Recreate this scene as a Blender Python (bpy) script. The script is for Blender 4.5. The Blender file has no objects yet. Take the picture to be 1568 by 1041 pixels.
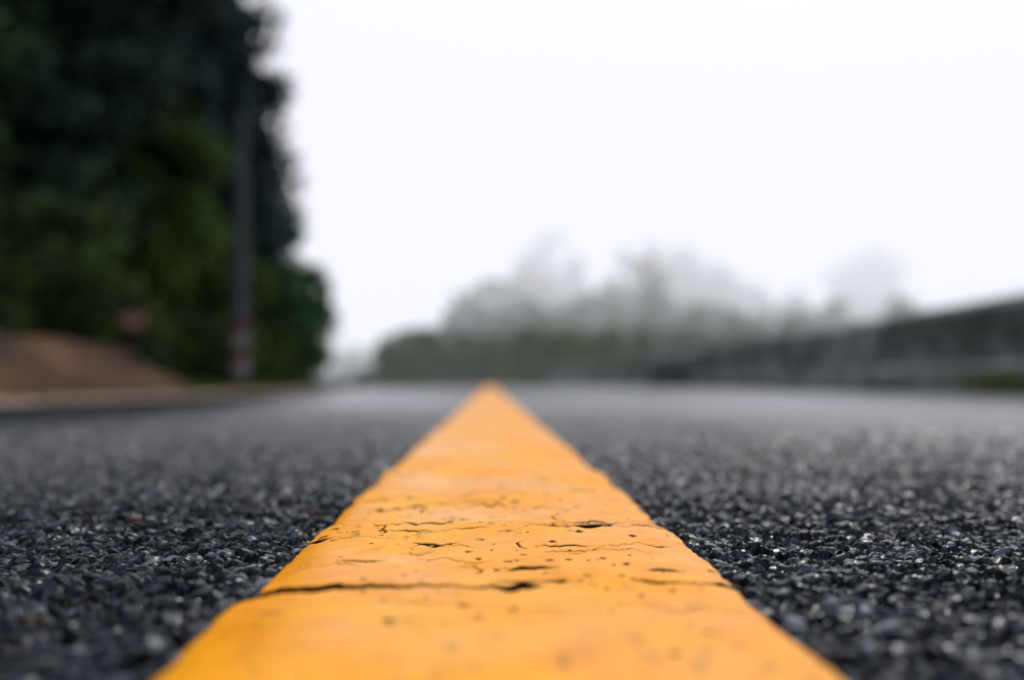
import bpy, math, random
import numpy as np
from mathutils import Vector
random.seed(4); rng=np.random.default_rng(7)
S=bpy.context.scene
COL=S.collection

# ------------------------------------------------------------ numpy noise
def h2(ix,iy,k=0):
    ix=ix.astype(np.int64); iy=iy.astype(np.int64)
    n=(ix*374761393+iy*668265263+k*974634777)&0x7fffffff
    n=((n^(n>>13))*1274126177)&0x7fffffff
    n=((n^(n>>15))*2246822519)&0x7fffffff
    n=n^(n>>11)
    return (n&0xffffff)/float(0xffffff)
def vn(x,y,k=0):
    x=np.asarray(x,float); y=np.asarray(y,float)
    ix=np.floor(x); iy=np.floor(y); fx=x-ix; fy=y-iy
    fx=fx*fx*(3-2*fx); fy=fy*fy*(3-2*fy)
    a=h2(ix,iy,k); b=h2(ix+1,iy,k); c=h2(ix,iy+1,k); d=h2(ix+1,iy+1,k)
    return (a*(1-fx)+b*fx)*(1-fy)+(c*(1-fx)+d*fx)*fy
def fbm(x,y,k=0,o=4):
    s=0; a=.5
    for i in range(o):
        s=s+a*vn(x*2**i,y*2**i,k+i*7); a*=.5
    return s
def sstep(a,b,x):
    t=np.clip((x-a)/(b-a),0,1); return t*t*(3-2*t)
def voro(x,y,c,k=0,jit=.9):
    gx=x/c; gy=y/c; ix=np.floor(gx); iy=np.floor(gy)
    F1=np.full(x.shape,9.); F2=np.full(x.shape,9.)
    cx=np.zeros(x.shape); cy=np.zeros(x.shape); dx=np.zeros(x.shape); dy=np.zeros(x.shape)
    for i in (-1,0,1):
        for j in (-1,0,1):
            px=ix+i; py=iy+j
            qx=px+.5+jit*(h2(px,py,k+1)-.5); qy=py+.5+jit*(h2(px,py,k+2)-.5)
            ex=gx-qx; ey=gy-qy; d=np.sqrt(ex*ex+ey*ey)
            m=d<F1
            F2=np.where(m,F1,np.minimum(F2,d))
            F1=np.where(m,d,F1); cx=np.where(m,px,cx); cy=np.where(m,py,cy)
            dx=np.where(m,ex,dx); dy=np.where(m,ey,dy)
    return F1,F2,cx,cy,dx,dy

# ------------------------------------------------------------ mesh helpers
def mesh_obj(name,V,F,mat,col=None,smooth=False,parent=None,alpha=None):
    V=np.asarray(V,np.float32).reshape(-1,3); F=np.asarray(F,np.int32)
    me=bpy.data.meshes.new(name); k=F.shape[1]
    me.vertices.add(len(V)); me.vertices.foreach_set('co',V.ravel())
    me.loops.add(F.size); me.loops.foreach_set('vertex_index',F.ravel())
    me.polygons.add(len(F))
    me.polygons.foreach_set('loop_start',np.arange(0,F.size,k,dtype=np.int32))
    me.polygons.foreach_set('loop_total',np.full(len(F),k,np.int32))
    me.polygons.foreach_set('use_smooth',np.full(len(F),smooth,bool))
    me.update(calc_edges=True)
    if col is not None:
        a=me.color_attributes.new('col','FLOAT_COLOR','POINT')
        c=np.ones((len(V),4),np.float32); c[:,:3]=col
        a.data.foreach_set('color',c.ravel())
    if alpha is not None:
        a=me.attributes.new('gloss','FLOAT','POINT'); a.data.foreach_set('value',np.asarray(alpha,np.float32).ravel())
    me.materials.append(mat)
    o=bpy.data.objects.new(name,me); COL.objects.link(o)
    if parent: o.parent=parent
    return o
def grid_faces(nx,ny):
    i=np.arange(nx-1); j=np.arange(ny-1)
    J,I=np.meshgrid(j,i,indexing='ij'); a=(J*nx+I).ravel()
    return np.stack([a,a+1,a+1+nx,a+nx],1)

# ------------------------------------------------------------ materials
def mat(name):
    m=bpy.data.materials.new(name); m.use_nodes=True
    nt=m.node_tree; b=nt.nodes['Principled BSDF']
    return m,nt,b
def N(nt,t,**k):
    n=nt.nodes.new(t)
    for a,v in k.items():
        if a in n.inputs: n.inputs[a].default_value=v
        else: setattr(n,a,v)
    return n
def noise_col(nt,scale,stops,detail=6,rough=.6,coord='Object'):
    tc=N(nt,'ShaderNodeTexCoord'); no=N(nt,'ShaderNodeTexNoise'); no.inputs['Scale'].default_value=scale
    no.inputs['Detail'].default_value=detail; no.inputs['Roughness'].default_value=rough
    nt.links.new(tc.outputs[coord],no.inputs['Vector'])
    r=N(nt,'ShaderNodeValToRGB'); e=r.color_ramp.elements
    e[0].position,e[0].color=stops[0][0],(*stops[0][1],1); e[1].position,e[1].color=stops[-1][0],(*stops[-1][1],1)
    for p,c in stops[1:-1]:
        q=e.new(p); q.color=(*c,1)
    nt.links.new(no.outputs['Fac'],r.inputs['Fac'])
    return r,no
def bump(nt,b,scale,strength,dist,detail=4):
    tc=N(nt,'ShaderNodeTexCoord'); no=N(nt,'ShaderNodeTexNoise'); no.inputs['Scale'].default_value=scale; no.inputs['Detail'].default_value=detail
    nt.links.new(tc.outputs['Object'],no.inputs['Vector'])
    bp=N(nt,'ShaderNodeBump'); bp.inputs['Strength'].default_value=strength; bp.inputs['Distance'].default_value=dist
    nt.links.new(no.outputs['Fac'],bp.inputs['Height']); nt.links.new(bp.outputs['Normal'],b.inputs['Normal'])
def simple(name,scale,stops,rough=.85,bs=None,spec=.3):
    m,nt,b=mat(name); r,_=noise_col(nt,scale,stops)
    nt.links.new(r.outputs['Color'],b.inputs['Base Color']); b.inputs['Roughness'].default_value=rough
    b.inputs['Specular IOR Level'].default_value=spec
    if bs: bump(nt,b,*bs)
    return m
def attr_mat(name,rough,spec,bs=None,varscale=None,rvar=None,gloss=False):
    m,nt,b=mat(name); a=N(nt,'ShaderNodeAttribute'); a.attribute_name='col'
    out=a.outputs['Color']
    if varscale:
        r,_=noise_col(nt,varscale,[(.3,(.87,.83,.78)),(.7,(1.05,1.05,1.05))])
        mx=N(nt,'ShaderNodeMix'); mx.data_type='RGBA'; mx.blend_type='MULTIPLY'; mx.inputs[0].default_value=1
        nt.links.new(out,mx.inputs[6]); nt.links.new(r.outputs['Color'],mx.inputs[7]); out=mx.outputs[2]
    nt.links.new(out,b.inputs['Base Color']); b.inputs['Roughness'].default_value=rough
    b.inputs['Specular IOR Level'].default_value=spec
    if gloss:
        ga=N(nt,'ShaderNodeAttribute'); ga.attribute_name='gloss'
        mu=N(nt,'ShaderNodeMath'); mu.operation='MULTIPLY'; mu.inputs[1].default_value=spec
        nt.links.new(ga.outputs['Fac'],mu.inputs[0]); nt.links.new(mu.outputs[0],b.inputs['Specular IOR Level'])
    if rvar:
        r,_=noise_col(nt,rvar[0],[(.4,(rvar[1],)*3),(.62,(rvar[2],)*3)],3)
        nt.links.new(r.outputs['Color'],b.inputs['Roughness'])
    if bs: bump(nt,b,*bs)
    return m
M_asph=attr_mat('asphalt',.22,.22,(700,.3,.0005),None,gloss=True)
for n_ in M_asph.node_tree.nodes:
    if n_.type=='BSDF_PRINCIPLED': n_.inputs['Specular Tint'].default_value=(.80,.91,1,1)
M_line=attr_mat('yellow_paint',.48,.12,(420,.18,.0003),90,(9,.30,.58),gloss=True)
M_leaf=attr_mat('foliage',.65,.15)
M_bark=simple('bark',6,[(.3,(.02,.016,.014)),(.7,(.06,.05,.04))],.9)
M_ground=simple('ground_soil',.9,[(.3,(.02,.03,.014)),(.5,(.035,.045,.02)),(.7,(.07,.06,.04))],.95,(8,.6,.05))
M_verge=simple('verge_soil',2.2,[(.3,(.07,.045,.028)),(.5,(.27,.15,.09)),(.7,(.38,.25,.16))],.95,(30,.6,.02))
M_bank=simple('clay_bank',1.3,[(.36,(.015,.008,.004)),(.5,(.060,.027,.014)),(.66,(.135,.066,.034))],.95,(9,.8,.05))
M_white=simple('worn_white_paint',1.4,[(.40,(.10,.10,.105)),(.46,(.7,.7,.7)),(.7,(.85,.85,.84))],.6)
# stained concrete with moss
M_conc,nt,b=mat('stained_concrete')
r,_=noise_col(nt,2.0,[(.34,(.030,.033,.032)),(.46,(.080,.088,.075)),(.54,(.16,.165,.165)),(.66,(.33,.33,.33))],8,.65)
tc=N(nt,'ShaderNodeTexCoord'); mp=N(nt,'ShaderNodeMapping'); mp.inputs['Scale'].default_value=(1,.8,.3)
n2=N(nt,'ShaderNodeTexNoise'); n2.inputs['Scale'].default_value=2; nt.links.new(tc.outputs['Object'],mp.inputs[0]); nt.links.new(mp.outputs[0],n2.inputs['Vector'])
r2=N(nt,'ShaderNodeValToRGB'); r2.color_ramp.elements[0].position=.38; r2.color_ramp.elements[0].color=(.55,.58,.55,1); r2.color_ramp.elements[1].position=.62; r2.color_ramp.elements[1].color=(1.1,1.1,1.1,1)
nt.links.new(n2.outputs['Fac'],r2.inputs['Fac'])
mx=N(nt,'ShaderNodeMix'); mx.data_type='RGBA'; mx.blend_type='MULTIPLY'; mx.inputs[0].default_value=1
nt.links.new(r.outputs['Color'],mx.inputs[6]); nt.links.new(r2.outputs['Color'],mx.inputs[7]); nt.links.new(mx.outputs[2],b.inputs['Base Color'])
b.inputs['Roughness'].default_value=.85; bump(nt,b,25,.6,.02)
M_plinth=simple('plinth_concrete',2.2,[(.3,(.09,.095,.08)),(.5,(.24,.245,.235)),(.7,(.42,.42,.415))],.9,(25,.5,.02))
M_pole=simple('pole_concrete',3,[(.3,(.045,.05,.06)),(.7,(.08,.085,.10))],.9)
M_red=simple('red_paint',8,[(.3,(.07,.015,.013)),(.7,(.12,.026,.022))],.7)
M_wp=simple('grimy_white_paint',8,[(.3,(.12,.12,.13)),(.7,(.24,.24,.25))],.7)
M_dark=simple('dark_metal',8,[(.3,(.012,.012,.012)),(.7,(.03,.03,.03))],.7)
M_orange=simple('orange_sheet',8,[(.3,(.22,.08,.045)),(.7,(.34,.16,.09))],.6)

# ------------------------------------------------------------ road profile
def curve(y): return -np.maximum(0,np.asarray(y,float)-22)**2/(2*85.)
def camber(u):
    t=np.maximum(0,-np.asarray(u,float)-.12); return -.023*t
def logspace_y():
    a=np.arange(-3.0,.1,.02)
    b=[.1]
    while b[-1]<.58: b.append(b[-1]+.0012)
    while b[-1]<130: b.append(b[-1]*1.0053 if b[-1]<12 else b[-1]*1.02)
    return np.concatenate([np.array([-40,-30,-22,-16,-11,-8,-6,-5,-4,-3.4]),a,np.array(b)])
def axis_u():
    b=[0.]
    while b[-1]<.34: b.append(b[-1]+(.004 if b[-1]<.06 else .00125))
    while b[-1]<3.75: b.append(b[-1]*1.0053)
    b=np.array(b)
    l=b[b<3.45]
    return np.concatenate([-l[::-1],b[1:]])
Y=logspace_y(); U=axis_u()
UU,YY=np.meshgrid(U,Y)
u=UU.ravel(); y=YY.ravel()
wu=u+.0014*(vn(u*330,y*330,91)-.5)*2; wy=y+.0014*(vn(u*330,y*330,92)-.5)*2
def stones(c,k,amp):
    F1,F2,cx,cy,dx,dy=voro(wu,wy,c,k)
    base=h2(cx,cy,k+3); tx=(h2(cx,cy,k+4)-.5); ty=(h2(cx,cy,k+5)-.5)
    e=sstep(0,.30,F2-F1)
    h=amp*(base*1.15+(tx*dx+ty*dy)*1.9+ e*.85-1.65)
    return h,base,e,cx,cy
hb,bb,eb,cxb,cyb=stones(.0062,10,.0028)
hs,bs_,es,cxs,cys=stones(.0037,30,.0018)
sel=h2(cxb,cyb,77)>.50          # places where fines show between the stones
h=np.where(sel,hs-.0014,hb+.15*hs)
h=h+.0022*(fbm(u*9,y*9,55)-.5)
rr_=np.hypot(u,y)
fade=1-(.80-.22*sstep(-.5,-2.5,u)*0-.25*(u<-.3))*sstep(1.2,4.0,rr_); h=h*fade
under=(np.abs(u-.002)<.067); h=np.where(under,h-.009,h)
z=h+camber(u)
ph=h2(cxb,cyb,60); ph=np.where(sel,h2(cxs,cys,61),ph)
br=.0035+.028*ph**3
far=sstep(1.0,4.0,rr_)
br=br*(1-far)+far*(.016+.012*ph)  # distant asphalt colour lifted to help paint in the road's sheen
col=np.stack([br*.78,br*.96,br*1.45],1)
q=h2(np.where(sel,cxs,cxb),np.where(sel,cys,cyb),62)
m=q>.955; col[m]=np.stack([br*3.4,br*1.9,br*1.1],1)[m]
m=(q>.905)&(q<.94); col[m]=(.12,.137,.17)  # pale stones, extra ones coloured in as sparkle
m=(q<.0006)&(np.abs(u)<.12)&(y>.33); col[m]=(.5,.21,.015)
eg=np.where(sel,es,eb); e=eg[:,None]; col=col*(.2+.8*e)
patch=.75+.5*fbm(u*1.3,y*.5,5)[:,None]; col=col*patch
V=np.stack([u+curve(y),y,z],1)
lane_sheen=1+3.2*sstep(.12,1.0,u)*sstep(.5,2.2,y)*(.6+.8*fbm(u*.8,y*.35,93))   # extra gloss on the far right lane, painting in its sky sheen
gl=(.15+.85*eg)*(.45+1.3*h2(np.where(sel,cxs,cxb),np.where(sel,cys,cyb),64))*lane_sheen
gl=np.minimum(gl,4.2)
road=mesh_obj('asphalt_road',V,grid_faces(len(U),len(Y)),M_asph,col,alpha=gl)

# ------------------------------------------------------------ yellow centre line
yl=[-30.,-20.,-10.,-5.,-3.0]
while yl[-1]<.12: yl.append(yl[-1]+.02)
while yl[-1]<.75: yl.append(yl[-1]+.0009)
while yl[-1]<100: yl.append(yl[-1]*1.004 if yl[-1]<5 else yl[-1]*1.02)
yl=np.array(yl); T=np.linspace(0,1,341)
TT,YL=np.meshgrid(T,yl); t=TT.ravel(); y=YL.ravel()
def edge(y,k): return .0016*(vn(y*22,y*0,k)-.5)*2+.0008*(vn(y*90,y*0,k+1)-.5)*2+.0004*(vn(y*350,y*0,k+2)-.5)*2
Lx=-.0735+edge(y,1)-.0035*(1-sstep(.292,.306,y))*sstep(.16,.29,y)
Rx=.0785+edge(y,11)
u=Lx+(Rx-Lx)*t
s=np.abs(2*t-1)
z=.0030*(1-s**10)-.005*sstep(.985,1,s)
z=z+.0006*(fbm(u*16,y*16,3)-.5)+.00018*(fbm(u*60,y*40,8)-.5)
for yc,a,w in ((.43,.0007,.02),(.55,.0014,.035),(.70,.0020,.05),(.95,.002,.08),(1.3,.002,.1),(.25,.0004,.03)):
    ys=yc+.02*(vn(u*18,u*0,int(yc*100))-.5)
    z=z+a*np.exp(-((y-ys)/w)**2)
crack=np.zeros_like(u)
def add_crack(x0,x1,yc,w,amp,k,jag=1.0,gap=0.0,depth=1.0):
    ii=np.nonzero((np.abs(y-yc)<amp*1.6+w*2+.004)&(u>x0-.004)&(u<x1+.004))[0]
    if len(ii)==0: return
    U_=u[ii]; Y_=y[ii]; Z0=U_*0
    c=yc+amp*((vn(U_*55,Z0,k)-.5)*2*.6+(vn(U_*190,Z0,k+1)-.5)*.9*jag+(vn(U_*600,Z0,k+2)-.5)*.35)
    ww=w*(.30+1.3*vn(U_*120,Z0,k+3)**1.5)
    if gap>0: ww=ww*sstep(gap-.1,gap+.1,vn(U_*75,Z0,k+5))
    end=sstep(x0-.002,x0+.006,U_)*(1-sstep(x1-.006,x1+.002,U_))
    ww=ww*end+1e-6
    crack[ii]=np.maximum(crack[ii],depth*(1-sstep(.65,1.1,np.abs(Y_-c)/ww)))
add_crack(-.09,.016,.3090,.0046,.005,100,1.2)
add_crack(.0,.085,.3155,.0028,.005,110,1,.15)
add_crack(-.054,-.036,.352,.0042,.003,120)
add_crack(.006,.024,.335,.0040,.005,130,1.2)
add_crack(-.030,-.012,.395,.0060,.010,140,1.6,.15)
add_crack(.022,.052,.432,.0055,.003,150)
add_crack(-.08,.085,.447,.0030,.014,160,1,.15)
add_crack(.052,.066,.333,.0032,.004,170)
add_crack(-.080,-.064,.405,.0060,.003,180)
add_crack(.012,.07,.385,.0020,.010,190,1,.12)
add_crack(-.06,.04,.50,.0034,.02,200,1,.35)
add_crack(-.07,.07,.37,.0011,.012,210,1,.35)
add_crack(-.03,.07,.275,.0007,.012,220,1,.5)
add_crack(-.075,.0,.425,.0016,.012,230,1,.3)
add_crack(-.02,.075,.56,.0034,.02,240,1,.45)
RC=np.random.default_rng(77)
for i in range(20):
    yc=.32+.26*RC.random(); x0=RC.uniform(-.075,.06); ln=RC.uniform(.006,.03)
    add_crack(x0,x0+ln,yc,RC.uniform(.0008,.0018)*(yc/.4),RC.uniform(.003,.010),400+i*8,1.3,.1,RC.uniform(.4,1))
for (xa,ya,yb,kk) in ((.012,.375,.40,300),(.0415,.37,.385,310),(-.006,.325,.345,320),(-.045,.41,.44,330),(.03,.44,.48,340)):
    cxl=xa+.0045*(vn(y*120,y*0,kk)-.5)*2
    ww=.0007*sstep(ya,ya+.006,y)*(1-sstep(yb-.006,yb,y))+1e-7
    crack=np.maximum(crack,1-sstep(.5,1,np.abs(u-cxl)/ww))
R=np.random.default_rng(21)
pit=np.zeros_like(u); near=(y>.18)&(y<1.0)
un=u[near]; yn=y[near]; pn=np.zeros_like(un)
for i in range(260):
    px=R.uniform(-.072,.076); py=.20+.5*R.random()**1.0
    r=R.choice([.0005,.0007,.0009,.0013],p=[.38,.32,.21,.09])
    if py<.3: r*=.8
    sx=R.uniform(.55,1)
    jj=np.nonzero((np.abs(un-px)<.006)&(np.abs(yn-py)<.01))[0]
    d=np.hypot((un[jj]-px)*sx,(yn[jj]-py)/R.uniform(1.3,2.6))
    d=d*(.6+.9*(vn(un[jj]*1200,yn[jj]*600,i)))
    pn[jj]=np.maximum(pn[jj],1-sstep(.7*r,1.15*r,d))
pn=np.maximum(pn,1-sstep(.0014,.0020,np.hypot(un+.0537,(yn-.495)/2.4)))
pit[near]=pn
z=z-.0006*crack-.0003*pit
g=fbm(u*30,y*22,40); g2=fbm(u*160,y*120,44,3)
c0=np.array([.93,.350,.004]); c1=np.array([.95,.425,.022])
mixv=np.clip((g-.35)*2.2,0,1)[:,None]
col=c0*(1-mixv)+c1*mixv
col=col*(.95+.10*g2[:,None])
stain=sstep(.56,.70,fbm(u*90,y*30,70))[:,None]; col=col*(1-.16*stain*np.array([.5,.8,1]))
dirt=(sstep(.61,.73,fbm(u*240,y*110,75))*sstep(.45,.6,fbm(u*25,y*14,78)))[:,None]; col=col*(1-.5*dirt)
dark=np.clip(np.maximum(crack*1.4,pit),0,1)[:,None]
col=col*(1-dark)+np.array([.004,.0035,.003])*dark
rim=sstep(.965,1,s+.03*(vn(y*200,u*0,5)-.5))[:,None]; col=col*(1-.45*rim)
V=np.stack([u+curve(y),y,z],1)
mesh_obj('yellow_centre_line',V,grid_faces(len(T),len(yl)),M_line,col,True,alpha=(1-dark[:,0]))

# ------------------------------------------------------------ white edge line
ye=np.concatenate([np.arange(-30,12,.5),np.arange(12,100,1.)]); te=np.array([-3.04,-2.84])
TT,YE=np.meshgrid(te,ye); V=np.stack([TT.ravel()+curve(YE.ravel()),YE.ravel(),camber(TT.ravel())+.006],1)
mesh_obj('white_edge_line',V,grid_faces(2,len(ye)),M_white)

# ------------------------------------------------------------ terrain
def axis(lim,n,p=2.6):
    q=np.linspace(-1,1,n); return np.sign(q)*np.abs(q)**p*lim
def hillh(u,y):
    hl=np.clip((-u-7.6)*1.05,0,None); hl=11*(1-np.exp(-hl/11))*(1-sstep(60,130,y))*sstep(-120,-50,y)
    bk=np.clip((-y-11)*1.0,0,None); bk=12*(1-np.exp(-bk/12))*sstep(-120,-60,y)*sstep(4.5,8,np.abs(u+0.0)) # slopes added behind the viewpoint, unseen, to block low sky light
    return np.maximum(hl,bk)
gx=axis(900,321); gy=np.concatenate([-np.array([700,300,200,120,90,70,55,45,38,32,27,23,20,17,15,13,11,9,7,5.5]),np.arange(-4,60,.5),60*1.06**np.arange(0,52)])
GX,GY=np.meshgrid(gx,gy); x=GX.ravel(); y=GY.ravel(); u=x-curve(np.minimum(y,130))
g=np.full_like(x,-.16)
left=sstep(3.3,3.6,-u)*(u>-400)
g=np.where(u<0,-.16+.07*left,g)
g=g+hillh(u,y)*(.85+.3*fbm(x*.3,y*.3,9))
g=g+.25*(fbm(x*.2,y*.2,3)-.5)*sstep(6,12,np.abs(u))
mesh_obj('ground',np.stack([x,y,g],1),grid_faces(len(gx),len(gy)),M_ground,None,True)
vy=np.arange(-6,60,.12); vu=np.linspace(-5.2,-3.30,22)
TT,YV=np.meshgrid(vu,vy); uu=TT.ravel(); y=YV.ravel()
ed=uu+.16*(fbm(y*1.3,y*0,4)-.5)*sstep(-3.9,-3.3,uu)
z=-.067+.05*(fbm(uu*4,y*4,4)-.45)+.03*sstep(3.4,4.2,-uu)-.05*sstep(-3.38,-3.3,uu)
mesh_obj('soil_verge',np.stack([ed+curve(y),y,z],1),grid_faces(len(vu),len(vy)),M_verge,None,True)
by=np.arange(3,15.5,.08); bu=np.linspace(-9,-3.50,80)
TT,YB=np.meshgrid(bu,by); uu=TT.ravel(); y=YB.ravel()
n=fbm(uu*.9,y*.9,14); n2=fbm(uu*4,y*4,15); n3=fbm(uu*9,y*9,16)
ht=(.66*sstep(3.54,4.8,-uu-.30*(n-.5))+.18*sstep(5,8,-uu))*sstep(5.8,9.0,y)*(1-sstep(12.0,15.0,y+1.2*(n-.5)))
z=-.10+ht*(.72+.5*n)+(.14*(n2-.5)+.06*(n3-.5))*sstep(0,.15,ht)
z=z-.2*(1-sstep(0,.03,ht))
mesh_obj('clay_bank',np.stack([uu,y,z],1),grid_faces(len(bu),len(by)),M_bank,None,True)

# ------------------------------------------------------------ parapet wall (right)
import bmesh
def sweep(name,prof,ys,matl,parent,uoff=0,seg=None,k=0):
    P=np.array(prof,float); n=len(P); V=[];F=[]
    for i,yy in enumerate(ys):
        for j,(a,b_) in enumerate(P):
            w=.016*(vn(np.array([yy*1.7]),np.array([j*.9]),k)[0]-.5)
            V.append((uoff+a+float(curve(yy))+w,yy,b_+w))
    for i in range(len(ys)-1):
        for j in range(n):
            a=i*n+j; b2=i*n+(j+1)%n; F.append((a,b2,b2+n,a+n))
    m=len(ys)-1
    o=mesh_obj(name,V,F,matl,None,False,parent)
    bm=bmesh.new(); bm.from_mesh(o.data); bm.verts.ensure_lookup_table()
    bm.faces.new([bm.verts[j] for j in range(n)][::-1]); bm.faces.new([bm.verts[m*n+j] for j in range(n)])
    bmesh.ops.recalc_face_normals(bm,faces=bm.faces); bm.to_mesh(o.data); bm.free()
    return o
wall=bpy.data.objects.new('concrete_parapet_wall',None); COL.objects.link(wall)
y0=-12.6; i=0
while y0<72:
    L=6.0; ys=np.linspace(y0+.006,y0+L-.006,21)
    sweep('panel_%d'%i,[(3.675,.215),(3.70,.45),(3.715,.635),(3.765,.69),(3.83,.71),(3.95,.71),(4.0,.67),(4.0,.215)],ys,M_conc,wall,k=3)
    y0+=L; i+=1
ys=np.arange(-13,74,.3)
sweep('plinth',[(3.63,-.2),(3.63,.19),(3.65,.212),(4.07,.212),(4.07,-.2)],ys,M_plinth,wall,k=99)
def box(bx,by_,bz,sx,sy,sz,bev=.015):
    bm=bmesh.new(); bmesh.ops.create_cube(bm,size=1)
    for v in bm.verts: v.co=Vector((bx+v.co.x*sx,by_+v.co.y*sy,bz+v.co.z*sz))
    bmesh.ops.bevel(bm,geom=bm.edges[:],offset=bev,segments=2,affect='EDGES')
    return bm
def boxobj(name,args,matl,parent=None):
    bm=box(*args); me=bpy.data.meshes.new(name); bm.to_mesh(me); bm.free(); me.materials.append(matl)
    o=bpy.data.objects.new(name,me); COL.objects.link(o); o.parent=parent; return o
for yy in (17.6,19.2,20.8):
    p=bpy.data.objects.new('guide_post',None); COL.objects.link(p)
    boxobj('shaft',(3.45,yy,.20,.17,.17,.50),M_dark,p)
    boxobj('band',(3.45,yy,.33,.176,.176,.10,.01),M_wp,p)
    boxobj('cap',(3.45,yy,.46,.19,.19,.03,.01),M_dark,p)

# ------------------------------------------------------------ utility pole & sign
def tube(pts,rad,n=8,V=None,F=None):
    pts=[Vector(p) for p in pts]; base=len(V)
    for i,p in enumerate(pts):
        d=(pts[min(i+1,len(pts)-1)]-pts[max(i-1,0)]).normalized()
        a=d.orthogonal().normalized() if abs(d.z)<.9 else Vector((1,0,0)).cross(d).normalized(); b_=d.cross(a)
        for k in range(n):
            q=p+(a*math.cos(2*math.pi*k/n)+b_*math.sin(2*math.pi*k/n))*rad[i]; V.append(tuple(q))
    for i in range(len(pts)-1):
        for k in range(n):
            k2=(k+1)%n; F.append((base+i*n+k,base+i*n+k2,base+(i+1)*n+k2,base+(i+1)*n+k))
def tubeobj(name,pts,rad,matl,parent,n=16):
    V=[];F=[]; tube(pts,rad,n,V,F); return mesh_obj(name,V,F,matl,None,True,parent)
pole=bpy.data.objects.new('utility_pole',None); COL.objects.link(pole)
PX,PY=-4.24,17.0
zz=[-.2,.20,.44,.68,.92,1.16]
ms=[M_dark,M_wp,M_red,M_wp,M_red]
for i in range(5):
    tubeobj('base_band_%d'%i,[(PX,PY,zz[i]),(PX,PY,zz[i+1])],[.135,.135],ms[i],pole)
tubeobj('shaft',[(PX,PY,1.1),(PX,PY,3.3),(PX-.02,PY,4.6)],[.115,.10,.088],M_pole,pole)
tubeobj('cap',[(PX-.02,PY,4.58),(PX-.02,PY,4.65),(PX-.02,PY,4.68)],[.10,.10,.03],M_pole,pole)
sign=bpy.data.objects.new('roadside_marker_sign',None); COL.objects.link(sign)
SX,SY=-4.28,12.1
tubeobj('post',[(SX,SY,-.1),(SX,SY,.95)],[.03,.03],M_dark,sign)
boxobj('board',(SX,SY-.045,.83,.27,.02,.17,.006),M_orange,sign)
boxobj('white_stripe',(SX,SY-.058,.84,.23,.006,.04,.002),M_wp,sign)
boxobj('frame_top',(SX,SY-.045,.926,.29,.03,.016,.004),M_dark,sign)
boxobj('frame_foot',(SX,SY-.045,.734,.29,.03,.016,.004),M_dark,sign)

# ------------------------------------------------------------ foliage
def leaves(clumps,n,size,colA,colB,r,sub=22,subr=.36):
    C=np.array([(c[0],c[1],c[2],c[3],c[4] if len(c)>4 else .9) for c in clumps])
    SC=[]
    for c in C:
        d=r.normal(size=(sub,3)); d/=np.linalg.norm(d,axis=1)[:,None]
        rr=c[3]*(.35+.5*r.random(sub)**.6)[:,None]
        p=c[:3]+d*rr*np.array([1,1,c[4]])
        SC.append(np.concatenate([p,(c[3]*subr*(.6+.7*r.random(sub)))[:,None],r.random(sub)[:,None]],1))
    SC=np.concatenate(SC); ws=SC[:,3]**2; ws/=ws.sum()
    idx=r.choice(len(SC),n,p=ws); s_=SC[idx]
    d=r.normal(size=(n,3)); d/=np.linalg.norm(d,axis=1)[:,None]
    P=s_[:,:3]+d*(s_[:,3]*(r.random(n)**.45))[:,None]*np.array([1,1,.8])
    a=r.normal(size=(n,3)); a/=np.linalg.norm(a,axis=1)[:,None]
    b_=np.cross(a,r.normal(size=(n,3))); b_/=np.linalg.norm(b_,axis=1)[:,None]
    sz=(size*(.6+.8*r.random(n)))[:,None]
    V=np.stack([P-a*sz*.5,P+b_*sz*.33,P+a*sz*.5,P-b_*sz*.33],1).reshape(-1,3)
    k=(.75*s_[:,4]**1.5+.25*r.random(n))[:,None]
    col=np.array(colA)*(1-k)+np.array(colB)*k
    col=np.repeat(col,4,0); F=np.arange(4*n).reshape(-1,4)
    return V,F,col
def plant(name,trunk,clumps,n,size,cA,cB,seed,sub=22,parent=None,tr=.16):
    r=np.random.default_rng(seed)
    V,F,c=leaves(clumps,n,size,cA,cB,r,sub)
    TV=[];TF=[]
    for tk in trunk:
        x0,y0,topz=tk
        pts=[(x0,y0,-.3),(x0+.1,y0,topz*.33),(x0-.08,y0+.1,topz*.66),(x0+.05,y0,topz)]
        tube(pts,[tr*1.3,tr,tr*.7,tr*.25],8,TV,TF)
    for q in clumps:
        tk=min(trunk,key=lambda a:math.hypot(a[0]-q[0],a[1]-q[1]))
        zb=min(tk[2]*.9,max(.2,q[2]-q[3]*1.1)); 
        a=Vector((tk[0],tk[1],zb)); e_=Vector(q[:3]); mid=(a+e_)/2+Vector((0,0,-.12*(e_-a).length))
        tube([a,mid,e_],[tr*.5,tr*.32,tr*.1],6,TV,TF)
        for _ in range(4):
            dv=Vector(r.normal(size=3)).normalized()*q[3]*.8
            tube([mid.lerp(e_,.5),e_+dv],[tr*.18,tr*.05],5,TV,TF)
    o=bpy.data.objects.new(name,None); COL.objects.link(o)
    mesh_obj('trunk_and_limbs',TV,TF,M_bark,None,True,o)
    mesh_obj('crown_foliage',V,F,M_leaf,c,False,o)
    return o
DK=((.010,.022,.024),(.065,.11,.11))
MD=((.010,.030,.006),(.17,.26,.06))
LT=((.012,.045,.014),(.13,.27,.10))
plant('roadside_tree',[(-8.2,21.5,9.5)],[(-7.9,21.5,10.2,3.0),(-6.25,21,7.9,1.95),(-9.6,21.5,7.2,2.6),(-6.75,20.8,6.3,1.9),(-10.5,22,10,3),(-8.6,21,4.6,1.9),(-7.9,21.4,6.2,2.3),(-6.35,21.6,10.0,1.9),(-6.0,21.2,9.0,1.7)],52000,.20,*DK,1)
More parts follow.
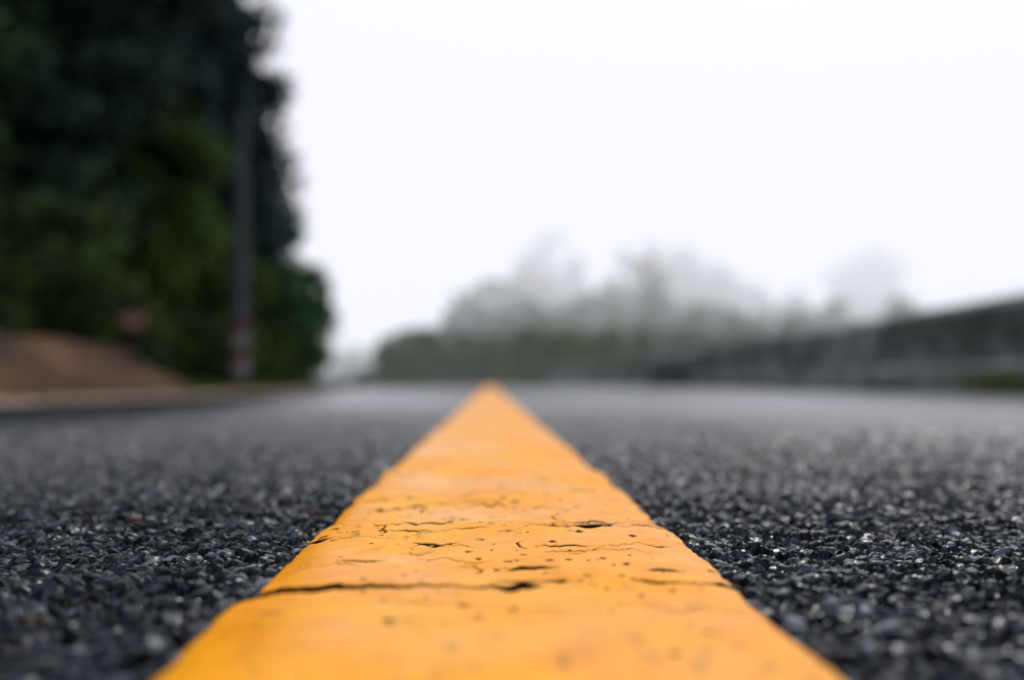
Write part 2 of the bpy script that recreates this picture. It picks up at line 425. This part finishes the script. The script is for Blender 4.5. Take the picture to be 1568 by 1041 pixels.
plant('roadside_tree',[(-6.9,23.5,5.6)],[(-6.2,23.3,5.0,1.7),(-6.2,23.4,6.4,1.6),(-7.6,23.2,4.6,1.8),(-6.3,23.2,3.8,1.7),(-7.5,23.4,6.4,1.6),(-6.4,24.5,4.4,1.7),(-6.2,23.6,7.4,1.3)],34000,.18,*DK,2,tr=.12)
plant('roadside_tree',[(-8.0,16.8,8.5)],[(-7.4,16.8,8.6,2.2),(-6.1,17,6.9,1.45),(-8.9,16.6,6.4,2.2),(-6.6,16.6,4.9,1.45),(-8.9,16.2,3.9,1.8),(-7.0,16.6,3.2,1.3),(-7.6,16.8,6.6,1.9)],34000,.17,(.008,.022,.014),(.075,.12,.075),3)
plant('roadside_tree',[(-10.2,15,8)],[(-10,15,7.6,2.3),(-8.8,14.8,5.3,1.8),(-10.6,14.5,4.2,2.1),(-8.2,14.2,3.0,1.35),(-9.5,14.3,2.3,1.3)],24000,.17,(.008,.024,.012),(.10,.16,.065),4)
plant('roadside_tree',[(-11.5,20,9)],[(-11.5,20,8.6,2.9),(-13,19,6,2.8),(-11,19,4.6,2.3),(-13,20,11,3)],22000,.22,*DK,5)
plant('roadside_tree',[(-6.9,19.3,4.8)],[(-6.3,19.2,4.3,1.25),(-7.4,19.2,3.4,1.4),(-6.0,19.0,2.9,1.15),(-7,19.4,5.3,1.3),(-6.4,19.1,1.8,1.1)],20000,.15,*MD,6,tr=.1)
plant('broadleaf_shrub',[(-5.9,27,3.6)],[(-5.6,27,2.9,1.45),(-5.3,26.6,1.7,1.3),(-6.5,26.5,1.9,1.4),(-6.9,26.2,3.7,1.4),(-5.4,26.8,.7,1.15),(-6.6,26.6,.9,1.1),(-6.1,27,4.2,1.3),(-5.15,27,2.5,.95),(-5.2,27,1.0,1.0)],36000,.15,*LT,7,tr=.08)
plant('broadleaf_shrub',[(-6.3,22.3,2.6)],[(-5.9,22,2.2,1.05),(-6.6,21.8,1.3,1.0),(-5.7,21.8,.9,.95),(-7.2,21.5,2.4,1.2),(-6.2,21.8,3.1,1.1)],17000,.13,*MD,8,tr=.06)
r=np.random.default_rng(11); cl=[]
for i in range(75):
    yy=r.uniform(13,30); cl.append((-5.15-r.random()*2.4-max(0,(27-yy))*.02,yy,.2+r.random()*1.1,.45+r.random()*.55))
for i in range(50):
    cl.append((-5.4-r.random()*5.5,r.uniform(13.2,15.5),.3+r.random()*2.0,.5+r.random()*.5))
for i in range(34):
    cl.append((-5.9-r.random()*5.5,r.uniform(9,13),.8+r.random()*1.2,.5+r.random()*.6))
V,F,c=leaves(cl,100000,.11,(.006,.015,.004),(.10,.16,.04),r,10)
mesh_obj('roadside_bushes',V,F,M_leaf,c)
cl=[]
for i in range(270):
    uu=-8-r.random()*14; yy=r.uniform(-14,55)
    cl.append((uu+float(curve(yy)),yy,float(hillh(np.array(uu),np.array(yy)))+.5,1.0+r.random()*1.4))
V,F,c=leaves(cl,95000,.3,(.008,.016,.010),(.04,.065,.034),r,10)
mesh_obj('hillside_vegetation',V,F,M_leaf,c)
# unseen woods added behind the viewpoint to darken camera-facing asphalt facets
cl=[]
for i in range(230):
    uu=r.uniform(-30,30); yy=-13-r.random()*14
    if -4.5<uu<5: 
        yy=-34-r.random()*6
    hg=float(hillh(np.array(uu),np.array(yy))); rr=1.3+r.random()*1.6
    for q in range(2): cl.append((uu,yy,max(rr*.8,hg+.5+q*r.uniform(1.5,5)),rr))
V,F,c=leaves(cl,60000,.6,(.008,.014,.010),(.04,.055,.034),r,8)
mesh_obj('added_rear_woods',V,F,M_leaf,c)

# distant tree line
r=np.random.default_rng(5); TV=[];TF=[];VV=[];CC=[]
def dtree(x,yy,top,hw,cA,cB,n=1500,low=.15,size=None):
    tube([(x,yy,-.3),(x+.1,yy,top*.5),(x,yy,top*.9)],[.03*top,.02*top,.005*top],6,TV,TF)
    cl=[]
    k=max(6,int(top*1.7))
    for i in range(k):
        f=low+(1-low)*(i+.5)/k
        rr=hw*(.45+.22*r.random())*(1.15-.5*f)
        sp=hw*(.95-.6*f**1.5)
        cl.append((x+r.uniform(-1,1)*sp*.75,yy+r.uniform(-1,1)*sp*.75,top*f-rr*.35,rr))
    for q in cl: tube([(x,yy,q[2]*.7),q[:3]],[.008*top,.003*top],5,TV,TF)
    V,F,c=leaves(cl,n,size or .045*yy**.5,cA,cB,r,12,.42); VV.append(V); CC.append(c)
G1=((.014,.040,.004),(.16,.28,.04)); G2=((.02,.05,.014),(.09,.155,.045))
for i in range(30):
    x=-4.3+i*.58; top=1.75+.6*r.random() if x<7 else 1.4+.5*r.random()
    if x<-3.6: top*=.85
    dtree(x+r.uniform(-.3,.3),40+r.uniform(-2,2),top,1.15,*G1,n=3200,low=.05,size=.17)
for i in range(24):
    x=-4.6+i*.85; dtree(x+r.uniform(-.3,.3),48+r.uniform(-2,3),(3.0+r.uniform(-.3,.9) if x>-2 else 2.7)+(.9 if 1<x<12 else 0),1.5,*G1,n=3200,low=.05,size=.24)
for i in range(20):
    x=-2+i*1.25; dtree(x+r.uniform(-.3,.3),55+r.uniform(-1,2),4.2+r.uniform(-.3,.7),2.0,*G2,n=2600,low=.05,size=.36)
for x,yy,top,hw in [(-1.3,58,5.2,1.6),(-.3,60,6.4,1.9),(1.4,62,6.8,2.1),(3.0,66,8.2,2.4),(4.0,74,11.3,2.8),(5.8,72,9.4,2.6),(5.6,60,5.9,2.1),
  (7.6,60,6.6,2.1),(8.9,55,7.3,1.5),(9.8,66,8.8,2.4),(11.8,68,9.6,2.8),(14,70,9.6,3.0),(16.2,72,8.9,3.0),(18,74,7.8,2.8),(20.2,74,7.2,2.7),(22.5,75,6.7,2.6),
  (24.5,78,6.1,2.5),(27,80,5.8,2.6),(30,82,5.8,2.6),(33,82,5.8,2.6),(36,84,5.8,2.6),(-3.2,62,3.2,1.6),(-5.5,75,3.0,1.8)]:
    dtree(x,yy,top,hw,*G2,n=3600,low=.08,size=.42)
dtree(31.5,83,10.9,5.2,*G2,n=8500,low=.42,size=.45)
for i in range(18):
    x=-24+i*1.6; dtree(x,110+r.uniform(-5,5),3+r.random()*1.5,2.2,*G2,n=1500,low=.05,size=.5)
V=np.concatenate(VV); c=np.concatenate(CC); F=np.arange(len(V)).reshape(-1,4)
dt=bpy.data.objects.new('distant_treeline',None); COL.objects.link(dt)
mesh_obj('foliage',V,F,M_leaf,c,False,dt); mesh_obj('trunks',TV,TF,M_bark,None,True,dt)

# grass tufts
r=np.random.default_rng(31)
def tufts(name,cents,nb,hgt,cA,cB):
    n=len(cents)*nb; C=np.repeat(np.array(cents),nb,0)
    P=C[:,:3].copy(); P[:,0]+=r.normal(size=n)*.05*C[:,3]; P[:,1]+=r.normal(size=n)*.10*C[:,3]
    hh=hgt*C[:,3]*(.4+.8*r.random(n)); an=r.random(n)*6.28; w=.004+.004*r.random(n)
    lean=r.normal(size=(n,2))*.4*hh[:,None]
    dx=np.cos(an)*w; dy=np.sin(an)*w
    top=P+np.stack([lean[:,0],lean[:,1],hh],1)
    V=np.stack([P-np.stack([dx,dy,0*dx],1),P+np.stack([dx,dy,0*dx],1),top],1).reshape(-1,3)
    k=r.random(n)[:,None]; c=np.repeat(np.array(cA)*(1-k)+np.array(cB)*k,3,0)
    mesh_obj(name,V,np.arange(3*n).reshape(-1,3),M_leaf,c)
cs=[]
for yc,w_,sc in ((6.8,.3,1.7),(9.0,.5,1.0),(12.5,.6,.7),(15.5,1,.6),(5.2,.5,1),(3,.6,.9)):
    for i in range(22): cs.append((3.57+r.normal()*.02,yc+r.normal()*w_*.5,-.01,sc*(.6+.6*r.random())))
for i in range(20): cs.append((3.58,r.uniform(-2,30),-.01,.3+.3*r.random()))
tufts('wall_foot_grass',cs,40,.10,(.05,.07,.015),(.17,.19,.04))
cs=[(-3.75-abs(r.normal())*.6+float(curve(yy)),yy,-.06,.8+.9*r.random()) for yy in list(r.uniform(14,40,220))+list(r.uniform(2,14,40))]
tufts('verge_grass',cs,40,.13,(.03,.05,.012),(.10,.15,.035))

# ------------------------------------------------------------ mist (layered volume banks, self-glow stands in for scattered light)
def fog(name,z0,z1,sig,eq):
    m=bpy.data.materials.new(name); m.use_nodes=True; nt=m.node_tree; nt.nodes.clear()
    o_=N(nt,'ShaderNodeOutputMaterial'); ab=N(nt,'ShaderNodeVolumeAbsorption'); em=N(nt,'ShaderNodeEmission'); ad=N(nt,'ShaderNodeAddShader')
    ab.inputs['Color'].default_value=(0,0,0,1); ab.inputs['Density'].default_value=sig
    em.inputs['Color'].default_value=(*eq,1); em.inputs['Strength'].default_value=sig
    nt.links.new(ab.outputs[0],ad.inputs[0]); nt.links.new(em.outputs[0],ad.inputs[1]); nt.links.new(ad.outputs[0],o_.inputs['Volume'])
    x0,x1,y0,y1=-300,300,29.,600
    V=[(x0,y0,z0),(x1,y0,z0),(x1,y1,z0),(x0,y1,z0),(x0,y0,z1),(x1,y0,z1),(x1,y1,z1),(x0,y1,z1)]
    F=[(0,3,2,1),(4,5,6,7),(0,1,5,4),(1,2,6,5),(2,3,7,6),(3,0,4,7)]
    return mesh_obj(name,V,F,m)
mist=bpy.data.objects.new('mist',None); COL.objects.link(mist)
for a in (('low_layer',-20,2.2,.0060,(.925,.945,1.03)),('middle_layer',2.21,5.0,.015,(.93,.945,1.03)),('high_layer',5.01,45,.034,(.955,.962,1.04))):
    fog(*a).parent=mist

# ------------------------------------------------------------ light
w=bpy.data.worlds.new('World'); S.world=w; w.use_nodes=True; nt=w.node_tree
bg=nt.nodes['Background']; sky=N(nt,'ShaderNodeTexSky'); sky.sky_type='NISHITA'; sky.sun_disc=False
sky.sun_elevation=math.radians(48); sky.sun_rotation=math.radians(25); sky.dust_density=5; sky.air_density=1
hs_=N(nt,'ShaderNodeHueSaturation'); hs_.inputs['Saturation'].default_value=1.0
nt.links.new(sky.outputs[0],hs_.inputs['Color']); nt.links.new(hs_.outputs[0],bg.inputs['Color']); bg.inputs['Strength'].default_value=.09
bg2=N(nt,'ShaderNodeBackground'); bg2.inputs['Color'].default_value=(.88,.94,1,1); bg2.inputs['Strength'].default_value=.80   # cloud cover
ad=N(nt,'ShaderNodeAddShader'); nt.links.new(bg.outputs[0],ad.inputs[0]); nt.links.new(bg2.outputs[0],ad.inputs[1])
nt.links.new(ad.outputs[0],nt.nodes['World Output'].inputs['Surface'])
sl=bpy.data.lights.new('sun','SUN'); sl.energy=1.2; sl.angle=math.radians(10); sl.color=(1,.97,.92)
so=bpy.data.objects.new('sun',sl); COL.objects.link(so); so.rotation_euler=(math.radians(-42),0,math.radians(-25))

# ------------------------------------------------------------ camera
cd=bpy.data.cameras.new('camera'); cd.lens=35; cd.sensor_width=36; cd.clip_start=.01; cd.clip_end=3000
cd.dof.use_dof=True; cd.dof.focus_distance=.39; cd.dof.aperture_fstop=3.9
co=bpy.data.objects.new('camera',cd); COL.objects.link(co)
co.location=(0,0,.065); co.rotation_euler=(math.radians(92.5),0,math.radians(-1.28))
S.camera=co
S.view_settings.view_transform='Standard'; S.view_settings.look='None'; S.view_settings.exposure=0
